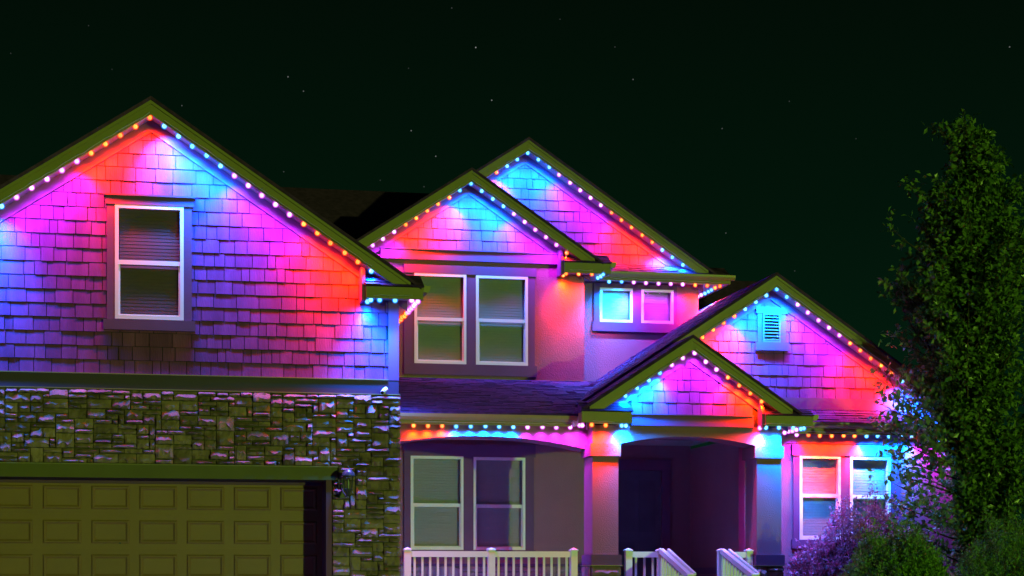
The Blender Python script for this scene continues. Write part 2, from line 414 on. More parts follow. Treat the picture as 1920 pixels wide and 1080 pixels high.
# right-hand eave return: boxed soffit with its own scrap of roof
def eave_return(x0, x1, yf, yw, z0, z1, zwall, chop_w=.055, chop_side=-1, chop_top=None, gut=0, gut_back=None, ends=(True, True)):
    er = MB().box(x0, x1, yf, yf+.03, z0, z1).build('eave_return', 'fascia', house)
    MB().box(x0, x1, yf+.03, yw-.002, z0+.03, z0+.05).build('soffit', 'soffit', er)
    if ends[0]: MB().box(x0-.028, x0-.001, yf, yw, z0, z1).build('end_board', 'fascia', er)
    if ends[1]: MB().box(x1+.001, x1+.03, yf, yw, z0, z1).build('end_board', 'fascia', er)
    rf = MB(); ov = .04
    rf.ext([(x0-ov, yf-ov, z1+.004), (x0-ov, yw-.003, zwall), (x0-ov, yw-.003, z1+.002)], (x1-x0+2*ov, 0, 0))
    roof_courses(rf, (x0-ov, yf-ov, z1+.008), (x1+ov, yf-ov, z1+.008), (x1+ov, yw-.003, zwall+.004), (x0-ov, yw-.003, zwall+.004), 4)
    rf.build('return_roof', 'roof', er)
    if chop_top:                          # trapezoid board closing the return against the gable
        xa = x0 if chop_side < 0 else x1
        xa0, xa1 = (xa-chop_w-.03, xa-.03) if chop_side < 0 else (xa+.03, xa+chop_w+.03)
        MB().ext([(xa0, yf+.03, z0-.03), (xa0, yw, z0-.03), (xa0, yw, chop_top), (xa0, yf+.14, chop_top-.02), (xa0, yf+.03, z1+.03)], (chop_w, 0, 0)).build('pork_chop_board', 'frieze', er)
    if gut:
        gb = MB()
        prof = [(0, -.10), (.065, -.10), (.10, -.055), (.105, 0), (0, 0)]
        gb.ext([(x1+.031 + (a if gut > 0 else -a), yf-.01, z1+.03+b) for a, b in prof], (0, gut_back-yf, 0)).build('gutter', 'gutter', er)
    return er
yf = YG-.4
rx0, rx1 = X_(690, yf), X_(790, yf)
rz0, rz1 = Z_(740, 560, yf), Z_(740, 538, yf)
er1 = eave_return(rx0, rx1, yf, YG, rz0, rz1, rz1+.24, chop_top=g1.line(rx0-.05, .24), gut=1, gut_back=37)
MB().box(rx1-.03, rx1, YG, 37, rz0, rz1).build('eave_fascia', 'fascia', house)
MB().box(GR, rx1-.03, YG+.002, 37, rz0+.03, rz0+.05).build('soffit', 'soffit', house)
eave_return(-3.96, -3.2, yf, YG, rz0, rz1, rz1+.24, chop_side=1, chop_top=g1.line(-3.2, .24))
# side walls of the garage wing
box('wall', 'stucco', house, GR-.16, GR, YG+.162, 37, -.1, 4.9)
box('wall', 'stucco', house, GL, GL+.16, YG+.162, 37, -.1, 4.9)

# stone face below, door opening
dx1 = X_(603, YG+.62); dtop = Z_(300, 897, YG)
jx1 = X_(622, YG-.02); htop = Z_(300, 870.5, YG-.05)
dx0 = dx1 - 8*.695; jx0 = dx0-.13
sw = MB(); cells(sw, GL, GR, -.1, ztb-.0125, [(dx0-.02, dx1+.02, -.1, dtop-.002)], [], YG+.002, YG+.72)
stonewall = sw.build('stone_wall', 'mortar', house)
hdr = box('header_trim', 'header', house, jx0-.08, X_(632.5, YG-.06), YG-.07, YG+.002, dtop, htop-.012)
MB().box(jx0-.09, X_(632.5, YG-.06)+.01, YG-.085, YG, htop-.012, htop).build('flashing', 'fascia', hdr)
box('jamb_trim', 'trim', house, dx1+.005, jx1, YG-.05, YG+.66, 0, dtop-.002)
box('jamb_trim', 'trim', house, jx0, dx0-.005, YG-.05, YG+.66, 0, dtop-.002)
YD = YG+.62
gd = MB().box(dx0-.05, dx1+.05, YD+.012, YD+.05, 0, dtop+.05).build('garage_door', 'door', house)
zs1 = Z_(300, 965, YD); zs2 = Z_(300, 1029, YD); sh = zs1-zs2
for k in range(4):
    zt = zs1 + sh - k*sh; zb = zt - sh + .006
    if k == 3: zb = .01
    MB().box(dx0-.03, dx1+.03, YD, YD+.012, zb, zt).build('door_section', 'door', gd)
    for c in range(8):
        a = dx0 + (c+.5)*.695; hw = .695*.80/2; zc0, zc1 = zt-sh+.075, zt-.085
        r = [(a-hw, zc0), (a+hw, zc0), (a+hw, zc1), (a-hw, zc1)]
        def ring(i, y): return [(p[0] + (i if j in (0, 3) else -i), y, p[1] + (i if j in (0, 1) else -i)) for j, p in enumerate(r)]
        vs = ring(0, YD-.0005) + ring(.020, YD-.022) + ring(.034, YD-.022) + ring(.060, YD-.001)
        fs = []
        for q in range(3):
            for j in range(4): fs.append((q*4+j, q*4+(j+1) % 4, q*4+4+(j+1) % 4, q*4+4+j))
        fs.append((12, 13, 14, 15))
        MB().add(vs, fs).build('panel', 'door', gd)
lk = at(225, 1018, YD); MB().tube([(lk.x, YD-.02, lk.z), (lk.x, YD, lk.z)], .016, 8).build('lock', 'black', gd)
box('weather_strip', 'trim', house, dx0, dx1, YD-.06, YD-.002, dtop-.05, dtop-.003)

STN = []
def stone_pack(x0, x1, z0, z1, u=.088, v=.070, mask=None):
    nx, nz = max(1, round((x1-x0)/u)), max(1, round((z1-z0)/v)); du, dv_ = (x1-x0)/nx, (z1-z0)/nz
    used = [[False]*nz for _ in range(nx)]
    for j in range(nz-1, -1, -1):
        i = 0
        while i < nx:
            if used[i][j] or (mask and mask(x0+(i+.5)*du, z0+(j+.5)*dv_)): i += 1; continue
            h = random.choices((1, 2, 3), (5, 5, .6))[0]; h = min(h, j+1)
            wn = random.choice((2, 3, 3, 4)) if h == 1 else random.choice((2, 2, 3, 3, 4))
            if h == 3: wn = random.choice((2, 3))
            ok = 0
            while i+ok < nx and ok < wn:
                if any(used[i+ok][j-q] or (mask and mask(x0+(i+ok+.5)*du, z0+(j-q+.5)*dv_)) for q in range(h)): break
                ok += 1
            if ok == 0: h = 1; ok = 1
            if i+ok == nx-1 and not any(used[nx-1][j-q] for q in range(h)) and not (mask and mask(x0+(nx-.5)*du, z0+(j+.5)*dv_)): ok += 1
            for a in range(i, i+ok):
                for q in range(h): used[a][j-q] = True
            yield (x0+i*du, x0+(i+ok)*du, z0+(j-h+1)*dv_, z0+(j+1)*dv_)
            i += ok
def stone_mesh(x0, x1, z0, z1, yw, mb=None, depth=1.0):
    mb = mb or MB(); g = .006; nx, nz = 6, 4
    base = random.uniform(.006, .055)*depth; b = random.uniform(.045, .085)*depth; rt = random.uniform(.26, .52)
    if random.random() < .10: b *= .45
    n0 = len(mb.v); rows = []; tilt = random.uniform(-.014, .014)
    seed = Vector((random.random()*50, random.random()*50, 0))
    for j in range(nz+1):
        t = (0, .22, rt, rt+(1-rt)*.5, 1)[j]
        for i in range(nx+1):
            s = i/nx
            n = noise.noise(seed + Vector((s*(x1-x0)*16, t*(z1-z0)*14, 0)))
            r2 = max(.1, min(.97, t + (n*.34 if 0 < j < nz else 0)))
            prof = (.55+.45*t/rt) if t <= rt else max(0., 1-((t-rt)/(1-rt))**1.1*.95)
            edge = .45 if i in (0, nx) else 1
            y = yw - base - b*prof*edge - tilt*(s-.5) + n*.034*depth
            jit = .004 if (i in (0, nx) or j in (0, nz)) else 0
            mb.v.append((x0+g+(x1-x0-2*g)*s + random.uniform(-jit, jit), min(y, yw-.004), z0+g+(z1-z0-2*g)*(r2 if 0 < j < nz else t) + random.uniform(-jit, jit)))
    I = lambda i, j: n0 + j*(nx+1)+i
    for j in range(nz):
        for i in range(nx): mb.f.append((I(i,j), I(i+1,j), I(i+1,j+1), I(i,j+1)))
    m0 = len(mb.v); bor = [(i,0) for i in range(nx)] + [(nx,j) for j in range(nz)] + [(i,nz) for i in range(nx,0,-1)] + [(0,j) for j in range(nz,0,-1)]
    for (i, j) in bor: v = mb.v[I(i,j)]; mb.v.append((v[0], yw+.01, v[2]))
    L_ = len(bor)
    for k in range(L_):
        mb.f.append((I(*bor[k]), m0+k, m0+(k+1) % L_, I(*bor[(k+1) % L_])))
    return mb
sx1 = X_(751, YG-.03)
zlow = -.1
mask = lambda x, z: (z < htop+.004 and jx0-.09 < x < X_(632.5, YG-.06)+.02 and z > dtop-.01) or (z < dtop and jx0-.01 < x < jx1+.01)
band = list(stone_pack(-2.62, sx1, htop+.006, ztb-.016))
pier = list(stone_pack(jx1+.012, sx1, zlow, htop+.004, mask=mask))
left = list(stone_pack(GL, -2.62, zlow, ztb-.016, mask=lambda x, z: x > jx0-.05 and z < htop))
n_st = 0; rest = MB()
for r in band + pier:
    if X_(0, YG)-.1 < r[1] and r[3] > HC-.02 and n_st < 285:
        stone_mesh(*r, YG).build('stone', 'stone', stonewall); n_st += 1
    else: stone_mesh(*r, YG, rest)
for r in left: stone_mesh(*r, YG, rest)

# =========================== MIDDLE BAY (upper floor) ===========================
YB = 32.5
BR = X_(1095.5, YB)
g2w = [wpx(777, 513, 874.5, 682, 598, YB), wpx(892.5, 517.5, 990, 685, 601, YB)]
g2 = gable('bay', 885, 316, YB-.4, YB, 3.44, 8.16, 35.5, GR+.01, BR, Z_(880, 482, YB))
zbt, zbb = Z_(880, 471.5, YB-.05), Z_(880, 490, YB-.05)
bb = box('band_board', 'frieze', house, X_(713, YB), X_(1047.5, YB), YB-.07, YB, zbb, zbt)
MB().box(X_(713, YB)-.02, X_(1047.5, YB), YB-.09, YB, zbt, zbt+.018).build('cap', 'frieze', bb)
shakes(g2, X_(714, YB), X_(1047, YB), zbt+.018, .2, (), 'other')
bw = MB(); cells(bw, GR+.002, BR, 3.6, Z_(880, 482, YB)-.002, [inner(r) for r in g2w], [], YB+.001, YB+.16)
bw.box(BR-.16, BR, YB+.16, 34, 3.6, 6.5)
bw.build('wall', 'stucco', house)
for r in g2w: window(*r, YB)
tl, trr = X_(757.5, YB-.05), X_(1003, YB-.05); a, b = g2w
ht = Z_(880, 499, YB-.05)
trim([(tl, trr+.03, a[3], ht, .012), (tl, a[0], a[2], a[3], 0), (a[1], b[0], a[2], a[3], 0), (b[1], trr, a[2], a[3], 0), (tl, trr+.04, Z_(880, 704, YB-.05), a[2], .02)], YB)
box('apron_flashing', 'fascia', house, GR+.003, BR+.01, YB-.02, YB+.1, Z_(900, 713, YB), Z_(900, 709, YB))
# eave return at the bay's right
yf = YB-.4; bx0, bx1 = X_(1061, yf), X_(1142.5, yf); bz0, bz1 = Z_(1100, 512, yf), Z_(1100, 493, yf)
eave_return(bx0, bx1, yf, YB, bz0, bz1, bz1+.22, chop_top=g2.line(bx0-.05, .24), gut=1, gut_back=33.0)
MB().box(bx1-.03, bx1, YB, 33.0, bz0, bz1).build('eave_fascia', 'fascia', house)
MB().box(BR, bx1-.03, YB+.002, 33.0, bz0+.03, bz0+.05).build('soffit', 'soffit', house)

# =========================== UPPER RIGHT BLOCK ===========================
YU = 33.35
UR = X_(1309.5, YU)
g3 = gable('upper_right', 992, 259, YU-.4, YU, 3.5, 10.68, 37.8, 4.0, UR-.05, 6.5)
zu0 = Z_(1230, 500, YU)
shakes(g3, 5.6, UR-.02, zu0+.02, .2, (), 'other')
g3w = [wpx(1125, 540, 1186.5, 604, None, YU), wpx(1202.5, 543, 1263, 606.5, None, YU)]
uw = MB(); cells(uw, BR, UR, 3.6, 6.5, [inner(r) for r in g3w], [], YU, YU+.16)
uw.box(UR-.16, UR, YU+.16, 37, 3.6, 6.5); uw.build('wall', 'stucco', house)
for r in g3w: window(*r, YU)
a, b = g3w; tl, trr = X_(1112.5, YU), X_(1268, YU)
tt = Z_(1190, 533, YU)
trim([(tl, trr, a[3], tt, 0), (tl, a[0], b[2], a[3], 0), (a[1], b[0], b[2], a[3], 0), (b[1], trr, b[2], a[3], 0), (tl-.03, trr+.03, Z_(1190, 623, YU), b[2], .008)], YU)
box('corner_board', 'trim', house, BR+.002, BR+.11, YU-.03, YU, 3.9, 6.3)
# pent roof under the gable and its eave
yp = YU-.42; px0, px1 = BR+.25, X_(1370, yp)
ez1, ez0 = Z_(1260, 514, yp), Z_(1260, 529, yp)
pr = MB().ext([(BR, yp-.03, ez1), (BR, YU, zu0+.02), (BR, YU, ez1-.02)], (px1-BR, 0, 0))
roof_courses(pr, (BR, yp-.03, ez1+.006), (px1, yp-.03, ez1+.006), (px1-.45, YU, zu0+.03), (BR, YU, zu0+.03), 5)
pent = pr.build('pent_roof', 'roof', house)
MB().box(BR+.12, px1-.03, yp, yp+.03, ez0, ez1-.001).build('fascia', 'fascia', pent)
MB().ext([(BR+.12, yp-.001, ez1), (BR+.12, yp-.001, ez1-.09), (BR+.12, yp-.06, ez1-.09), (BR+.12, yp-.10, ez1-.04), (BR+.12, yp-.105, ez1)], (px1-BR-.05, 0, 0)).build('gutter', 'gutter', pent)
MB().box(BR+.02, px1-.03, yp+.03, YU, ez0+.03, ez0+.045).build('soffit', 'soffit', pent)
MB().box(px1-.03, px1, yp, 37, ez0, ez1-.001).build('eave_fascia', 'fascia', house)
MB().box(UR+.001, px1-.03, YU+.001, 37, ez0+.03, ez0+.045).build('soffit', 'soffit', house)

# =========================== RIGHT WING ===========================
YW = 30.2
WL, WR = 10.36, X_(1801, YW)
g4w = [wpx(1499.5, 854.5, 1576.5, 1012, 929, YW), wpx(1594, 856.5, 1670, 1013, 931, YW)]
vent = wpx(1430, 588, 1463, 642, None, YW)
zw0 = Z_(1580, 757, YW)
g4 = gable('wing', 1457, 513, YW-.4, YW, 7.1, 14.72, 36.0, 7.4, WR, 3.05, [inner(vent, .02)], cutl=None, backl=36.0)
zwt = zw0+.09
shakes(g4, 8.0, WR, zwt, .2, [(vent[0]-.06, vent[1]+.06, vent[2]-.08, vent[3]+.06)], 'other')
box('band_board', 'frieze', house, 9.2, WR, YW-.05, YW, zw0-.12, zwt-.002)
# louvre vent
vt = MB(); t = .03
for q in ((vent[0],vent[1],vent[3]-t,vent[3]),(vent[0],vent[1],vent[2],vent[2]+t),(vent[0],vent[0]+t,vent[2]+t,vent[3]-t),(vent[1]-t,vent[1],vent[2]+t,vent[3]-t)): vt.box(q[0],q[1],YW-.08,YW+.06,q[2],q[3])
vt = vt.build('vent', 'ventgrey', house)
for k in range(8):
    z = vent[2]+t+.01 + k*(vent[3]-vent[2]-2*t)/8
    MB().ext([(vent[0]+t, YW-.075, z), (vent[0]+t, YW-.01, z+.04), (vent[0]+t, YW-.01, z+.048), (vent[0]+t, YW-.075, z+.012)], (vent[1]-vent[0]-2*t, 0, 0)).build('slat', 'ventgrey', vt)
MB().box(vent[0]+t, vent[1]-t, YW+.05, YW+.06, vent[2]+t, vent[3]-t).build('backing', 'inside', vt)
vx0, vx1 = X_(1419, YW), X_(1472, YW)
vtrim = MB()
vtrim.box(vx0-.03, vx1+.03, YW-.06, YW, vent[3], Z_(1445, 577, YW)).box(vx0, vent[0], YW-.05, YW, vent[2], vent[3]).box(vent[1], vx1, YW-.05, YW, vent[2], vent[3])
vtrim.box(vx0-.04, vx1+.04, YW-.085, YW, Z_(1445, 658, YW), vent[2])
vtrim.build('vent_trim', 'frieze', house)
# pent roof along the wing, eave, gutter
yp = YW-.32; pw0 = 10.95; pw1 = WR+.35
pz = Z_(1600, 769, YW); ez1 = Z_(1600, 794, yp); ez0 = Z_(1600, 815, yp)
pr = MB().ext([(pw0, yp-.03, ez1), (pw0, YW, pz), (pw0, YW, ez1-.02)], (pw1-pw0, 0, 0))
roof_courses(pr, (pw0, yp-.03, ez1+.006), (pw1, yp-.03, ez1+.006), (pw1, YW, pz+.01), (pw0, YW, pz+.01), 6)
pent2 = pr.build('pent_roof', 'roof', house)
MB().box(pw0, pw1, yp, yp+.03, ez0, ez1-.001).build('fascia', 'fascia', pent2)
MB().ext([(pw0, yp-.001, ez1), (pw0, yp-.001, ez1-.10), (pw0, yp-.07, ez1-.10), (pw0, yp-.11, ez1-.05), (pw0, yp-.115, ez1)], (pw1-pw0+.04, 0, 0)).build('gutter', 'gutter', pent2)
MB().box(pw0, pw1, yp+.03, YW, ez0+.03, ez0+.045).build('soffit', 'soffit', pent2)
WEZ = ez0
ww = MB(); cells(ww, WL, WR, -.1, 3.048, [inner(r) for r in g4w], [], YW, YW+.16)
ww.box(WR-.16, WR, YW+.16, 36, -.1, 3.6).box(WL, WL+.16, YW+.161, 33.1, .1, 3.1)
ww.build('wall', 'stucco', house)
for r in g4w: window(*r, YW)
a, b = g4w; tl, trr = X_(1486, YW), X_(1688, YW)
box('frieze_board', 'frieze', house, WL+.4, WR, YW-.03, YW, Z_(1600, 833, YW), WEZ+.03)
trim([(tl-.03, trr+.03, a[3], Z_(1580, 835, YW), .02), (tl, a[0], a[2], a[3], 0), (a[1], b[0], a[2], a[3], 0), (b[1], trr, a[2], a[3], 0), (tl-.03, trr+.03, a[2]-.16, a[2], .02)], YW)

# =========================== ENTRY GABLE AND PORCH ===========================
YE = 29.0
cl0, cl1 = X_(1111, YE), X_(1159.5, YE); cr0, cr1 = X_(1419, YE), X_(1465, YE)
zbeam = Z_(1295, 800, YE)
OE = .26
g5 = gable('entry', 1300, 630, YE-OE, YE, 7.22, 10.84, YW-.01, 7.9, 10.35, zbeam, backl=YW-.43)
ex0, ex1 = X_(1183, YE), X_(1412, YE)
zt5 = Z_(1295, 777.5, YE-.04)
eb = box('band_board', 'frieze', house, ex0, ex1, YE-.04, YE, zbeam+.002, zt5-.014)
MB().box(ex0, ex1, YE-.06, YE, zt5-.014, zt5+.002).build('cap', 'frieze', eb)
shakes(g5, ex0, ex1, zt5+.004, .2, (), 'other')
PF = .24                                     # porch floor
zcap = Z_(1135, 832, YE); zcapb = Z_(1135, 855, YE); zbase = Z_(1135, 1040, YE); zped = Z_(1135, 1061, YE)
def arch(mb, x0, x1, zs, zpeak, ztop, y0, y1, n=20):
    k = zpeak-zs; w_ = (x1-x0)/2; R = (w_*w_+k*k)/(2*k); xm = (x0+x1)/2
    pts = [(x0+(x1-x0)*i/n) for i in range(n+1)]; zf = lambda x: zpeak-R+math.sqrt(R*R-(x-xm)**2)
    for i in range(n):
        mb.prism([(pts[i], zf(pts[i])), (pts[i+1], zf(pts[i+1])), (pts[i+1], ztop), (pts[i], ztop)], y0, y1)
    return mb
bm = arch(MB(), cl1, cr0, zcap, Z_(1292, 819, YE), zbeam, YE, YE+.62)
bm.box(cl0, cl1, YE, YE+.62, zcap, zbeam).box(cr0, cr1, YE, YE+.62, zcap, zbeam)
bm.build('porch_beam', 'stucco', house)
def column(x0, x1):
    c = MB().box(x0, x1, YE, YE+.60, zbase, zcapb).build('column', 'stucco', house)
    MB().box(x0-.045, x1+.035, YE-.04, YE+.64, zcapb, zcap).build('capital', 'stucco', c)
    MB().box(x0-.03, x1+.05, YE-.04, YE+.64, zped+.012, zbase).build('base_band', 'trim', c)
    MB().box(x0-.05, x1+.07, YE-.06, YE+.66, zped-.002, zped+.012).build('flashing', 'fascia', c)
    pd = MB().box(x0, x1+.02, YE, YE+.6, -.1, zped-.003).build('pedestal', 'mortar', c)
    q = MB()
    for r in stone_pack(x0-.02, x1+.04, -.08, zped-.008, .11, .085): stone_mesh(*r, YE, q, .7)
    for v0 in (0, 1): q.box(x0-.045, x0+.002, YE+.02+v0*.3, YE+.29+v0*.3, -.05, zped-.01)
    q.build('stone_facing', 'stone', c, kind='stuff')
column(cl0, cl1); column(cr0, cr1)
# entry eave returns
yf = YE-OE
e0, e1 = X_(1094, yf), X_(1182, yf); ez0, ez1 = Z_(1138, 792.5, yf), Z_(1138, 772, yf)
eave_return(e0, e1, yf, YE, ez0, ez1, ez1+.19, chop_side=1, gut=0)
r0, r1 = X_(1439, yf), X_(1521, yf); rz0_, rz1_ = Z_(1480, 799, yf), Z_(1480, 780, yf)
eave_return(r0, r1, yf, YE, rz0_, rz1_, rz1_+.15, chop_top=g5.line(r0-.05, .24), gut=1, gut_back=YW-.34)
MB().box(r1-.03, r1, YE, YW-.33, rz0_, rz1_).build('eave_fascia', 'fascia', house)
MB().box(cr1, r1-.03, YE+.002, YW-.33, rz0_+.03, rz0_+.05).build('soffit', 'soffit', house)
# left porch: arched beam, eave, lean-to roof
YP = 29.35
zs = Z_(752, 838, YP); zpk = Z_(905, 817.5, YP)
pbm = arch(MB(), GR+.02, cl0-.001, zs, zpk, Z_(905, 795, YP), YP, YP+.62); pbm.build('porch_beam', 'stucco', house)
yq = YP-.17; pz1, pz0 = Z_(905, 774.5, yq), Z_(905, 797, yq); ptop = Z_(900, 711, YB)
pxr = X_(1088, yq)
rf = MB().ext([(GR+.01, yq-.06, pz1), (GR+.01, YB, ptop), (GR+.01, YB, ptop-.06), (GR+.01, yq-.06, pz1-.03)], (5.4, 0, 0)).build('porch_roof', 'roof', house)
roof_courses(MB(), (GR+.012, yq-.06, pz1+.004), (GR+4.9, yq-.06, pz1+.004), (GR+4.9, YB-.002, ptop+.004), (GR+.012, YB-.002, ptop+.004), 28, th=.010).build('roof_shingles', 'roof', rf, kind='stuff')
MB().box(GR+.02, pxr-.16, yq+.01, yq+.04, pz0, pz1-.032).build('eave_fascia', 'fascia', house)
MB().ext([(GR+.02, yq+.009, pz1-.03), (GR+.02, yq+.009, pz1-.13), (GR+.02, yq-.065, pz1-.13), (GR+.02, yq-.10, pz1-.085), (GR+.02, yq-.115, pz1-.03)], (pxr-GR-.1, 0, 0)).build('gutter', 'gutter', house)
dsx = pxr+.02
MB().bar((dsx-.16, yq-.05, pz1-.16), (dsx+.06, yq+.02, pz1-.02), .08, .11).build('downspout', 'white', house)
MB().box(GR+.02, pxr, yq+.04, YP, pz0+.02, pz0+.035).build('soffit', 'soffit', house)
# ceiling, floor, porch back wall, door wall
box('porch_ceiling', 'soffit', house, GR, cl1, YP+.001, YB, 3.16, 3.2)
box('porch_ceiling', 'soffit', house, cl1+.001, WL, YE+.002, 33.1, 3.16, 3.2)
box('porch_floor', 'porchfloor', house, GR, cr1, YE-.06, 33.1, -.1, PF)
YL = 32.4
g6w = [wpx(770, 855, 869, 1031, 947, YL), wpx(888, 857.5, 985, 1032, 949, YL)]
lx1 = X_(1100, YL)
pw = MB(); cells(pw, GR, lx1, PF, 3.16, [inner(r) for r in g6w], [], YL, YL+.16); pw.box(lx1-.16, lx1, YL+.16, 33.3, PF, 3.16)
pw.build('wall', 'stucco', house)
for r in g6w: window(*r, YL)
a, b = g6w; tl, trr = X_(757, YL), X_(1000, YL)
trim([(tl, trr+.03, a[3], Z_(880, 833, YL), .02), (tl, a[0], a[2], a[3], 0), (a[1], b[0], a[2], a[3], 0), (b[1], trr, a[2], a[3], 0), (tl, trr+.03, a[2]-.14, a[2], .02)], YL)
box('ledge', 'trim', house, GR, lx1, YL-.06, YL, Z_(900, 1061, YL), Z_(900, 1057, YL))
q = MB()
for r in stone_pack(GR+.03, lx1, PF, Z_(900, 1061, YL)-.005, .12, .1): stone_mesh(*r, YL, q, .5)
wains = MB().box(GR, lx1, YL-.012, YL-.001, PF, Z_(900, 1061, YL)-.001).build('wainscot', 'mortar', house)
q.build('stone_facing', 'stone', wains, kind='stuff')
YD2 = 33.1
fd0, fd1 = X_(1240, YD2)-1.0, X_(1240, YD2); fdt = Z_(1200, 882, YD2)
dw = MB(); cells(dw, lx1, WL, PF, 3.16, [(fd0-.32, fd1, PF, fdt)], [], YD2, YD2+.16); dw.build('wall', 'stucco', house)
trim([(fd0-.45, X_(1256, YD2), fdt, Z_(1200, 862, YD2), .015), (fd1, X_(1256, YD2), PF, fdt, 0), (fd0-.45, fd0-.32, PF, fdt, 0), (fd0-.06, fd0, PF, fdt, -.02)], YD2, name='door_trim')
door = MB().box(fd0, fd1, YD2+.03, YD2+.08, PF, fdt).build('front_door', 'navy', house)
for (u0, u1, v0, v1) in ((.12, .46, .12, .42), (.54, .88, .12, .42), (.12, .46, .5, .92), (.54, .88, .5, .92)):
    x0, x1 = fd0+u0*(fd1-fd0), fd0+u1*(fd1-fd0); z0, z1 = PF+v0*(fdt-PF), PF+v1*(fdt-PF)
    MB().box(x0, x1, YD2+.015, YD2+.029, z0, z1).build('panel', 'navy', door)
MB().tube([(fd0+.08, YD2-.03, 1.2), (fd0+.08, YD2-.03, 1.38)], .012, 8).build('handle', 'black', door)
sl_ = MB().box(fd0-.32, fd0-.06, YD2+.05, YD2+.08, PF, fdt).build('sidelight', 'white', house)
for k in range(5):
    z0 = PF+.1+k*(fdt-PF-.1)/5; MB().box(fd0-.28, fd0-.1, YD2+.035, YD2+.049, z0, z0+(fdt-PF-.1)/5-.06).build('pane', 'lens', sl_)
# wing's left-facing wall base and ledge
box('ledge', 'trim', house, WL-.05, WL, YW+.2, 33.1, .64, .76)
# steps
for k in range(3):
    box('step', 'concrete', house, 8.45, 10.1, 28.94-.5*(k+1), 28.94-.5*k+.002*(k == 0)-.003, -.3, PF-.15*(k+1)+.0)
sheet('walkway', [(8.4,27.44,-.115),(10.15,27.44,-.115),(10.15,26.0,-.118),(8.4,26.0,-.118)], 'concrete')

# =========================== MAIN ROOFS BEHIND ===========================
zr = 9.0
MB().ext([(-6, 38, zr), (-6, 34.2, 6.5), (-6, 34.2, 6.4), (-6, 38, zr-.12)], (14.5, 0, 0)).build('roof', 'roof', house)
MB().ext([(-6, 38, zr), (-6, 44, 4.9), (-6, 44, 4.8), (-6, 38, zr-.12)], (14.5, 0, 0)).build('roof', 'roof', house)
zr2 = Z_(1400, 527, 38); hx = X_(1432, 38)
MB().add([(UR, 33.6, 3.9), (hx+2.5, 33.6, 3.9), (hx, 38, zr2), (UR, 38, zr2), (UR, 33.6, 3.8), (hx+2.5, 33.6, 3.8), (hx, 38, zr2-.1), (UR, 38, zr2-.1)],
         [(0,1,2,3),(7,6,5,4),(0,4,5,1),(1,5,6,2),(2,6,7,3),(3,7,4,0)]).build('roof', 'roof', house)
MB().add([(hx+2.5, 33.6, 3.9), (hx+2.5, 42, 3.9), (hx, 38, zr2), (hx+2.5, 33.6, 3.8), (hx+2.5, 42, 3.8), (hx, 38, zr2-.1)],
         [(0,1,2),(5,4,3),(0,3,4,1),(1,4,5,2),(2,5,3,0)]).build('roof', 'roof', house)
# shingle courses on the wing's left slope (the slope the camera sees) and over the entry's
lf = lambda g, x: g.az+.024-g.p*abs(x-g.ax)
wr_ = MB()
roof_courses(wr_, (7.0, 34.5, lf(g4,7.0)), (7.0, g4.yf-.015, lf(g4,7.0)), (g4.ax, g4.yf-.015, lf(g4,g4.ax)), (g4.ax, 34.5, lf(g4,g4.ax)), 34, th=.008)
roof_courses(wr_, (7.1, g4.yf-.02, lf(g5,7.1)), (7.1, g5.yf-.015, lf(g5,7.1)), (g5.ax, g5.yf-.015, lf(g5,g5.ax)), (g5.ax, g4.yf-.02, lf(g5,g5.ax)), 16, th=.008)
wr_.build('roof_shingles', 'roof', house, kind='stuff')

# ---- shingles: the garage gable's one by one, the far gables' joined
cnt = 0; cl = MB()
SHK.sort(key=lambda s: (s[0] != 'garage', -(1 if s[2][0][0] > X_(0, YG)-.15 else 0), -s[1]))
for tag, ar, p, f, yb in SHK:
    if tag == 'garage' and cnt < 300 and max(q[0] for q in p) > X_(0, YG)-.02:
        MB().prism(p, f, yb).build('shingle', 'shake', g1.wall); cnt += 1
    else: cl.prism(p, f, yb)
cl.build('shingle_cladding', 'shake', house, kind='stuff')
rest.build('stone_facing', 'stone', house, kind='stuff')

# ------------------------------------------------------------------ lantern, camera
lc = at(653, 905, YG-.36); lz = lc.z
lan = thing('wall_lantern', 'black carriage lantern, unlit, on stone pier beside the garage door', 'wall lantern', (lc.x, lc.y, lz))
C3 = (lc.x, lc.y, lz)
MB().lathe([(.004,.245),(.008,.225),(.005,.205),(.02,.20),(.05,.185),(.085,.15),(.10,.105),(.103,.095),(.09,.09)][::-1], C3, 14).build('cap', 'black', lan, smooth=True)
fr = MB()
for k in range(6):
    a_ = math.pi/3*k+.3
    fr.tube([(C3[0]+.078*math.cos(a_), C3[1]+.078*math.sin(a_), lz+.09), (C3[0]+.058*math.cos(a_), C3[1]+.058*math.sin(a_), lz-.09)], .006, 4)
fr.build('frame', 'black', lan)
MB().lathe([(.054,-.088),(.074,.088)], C3, 6).build('glass', 'glass', lan)
MB().lathe([(.012,-.09),(.014,.0),(.010,.02),(.003,.05)], C3, 8).build('candle_bulb', 'white', lan)
MB().lathe([(.01,-.20),(.022,-.185),(.03,-.15),(.05,-.12),(.066,-.10),(.066,-.088)], C3, 12).build('base_cup', 'black', lan, smooth=True)
MB().tube([(C3[0], C3[1], lz-.16), (C3[0]-.02, C3[1]+.08, lz-.20), (C3[0]-.05, C3[1]+.22, lz-.13), (C3[0]-.07, YG-.06, lz-.05)], .011, 6).build('arm', 'black', lan, smooth=True)
MB().box(C3[0]-.12, C3[0]-.03, YG-.075, YG-.03, lz-.21, lz+.06).build('backplate', 'black', lan)
sc_ = at(720, 733, YG-.12)
cam_ = thing('security_camera', 'small white bullet camera on the trim above the stone wall', 'security camera', sc_)
MB().tube([sc_+Vector((.035,.05,.035)), sc_+Vector((-.03,-.05,-.03))], [.036,.034], 12).build('body', 'white', cam_, smooth=True)
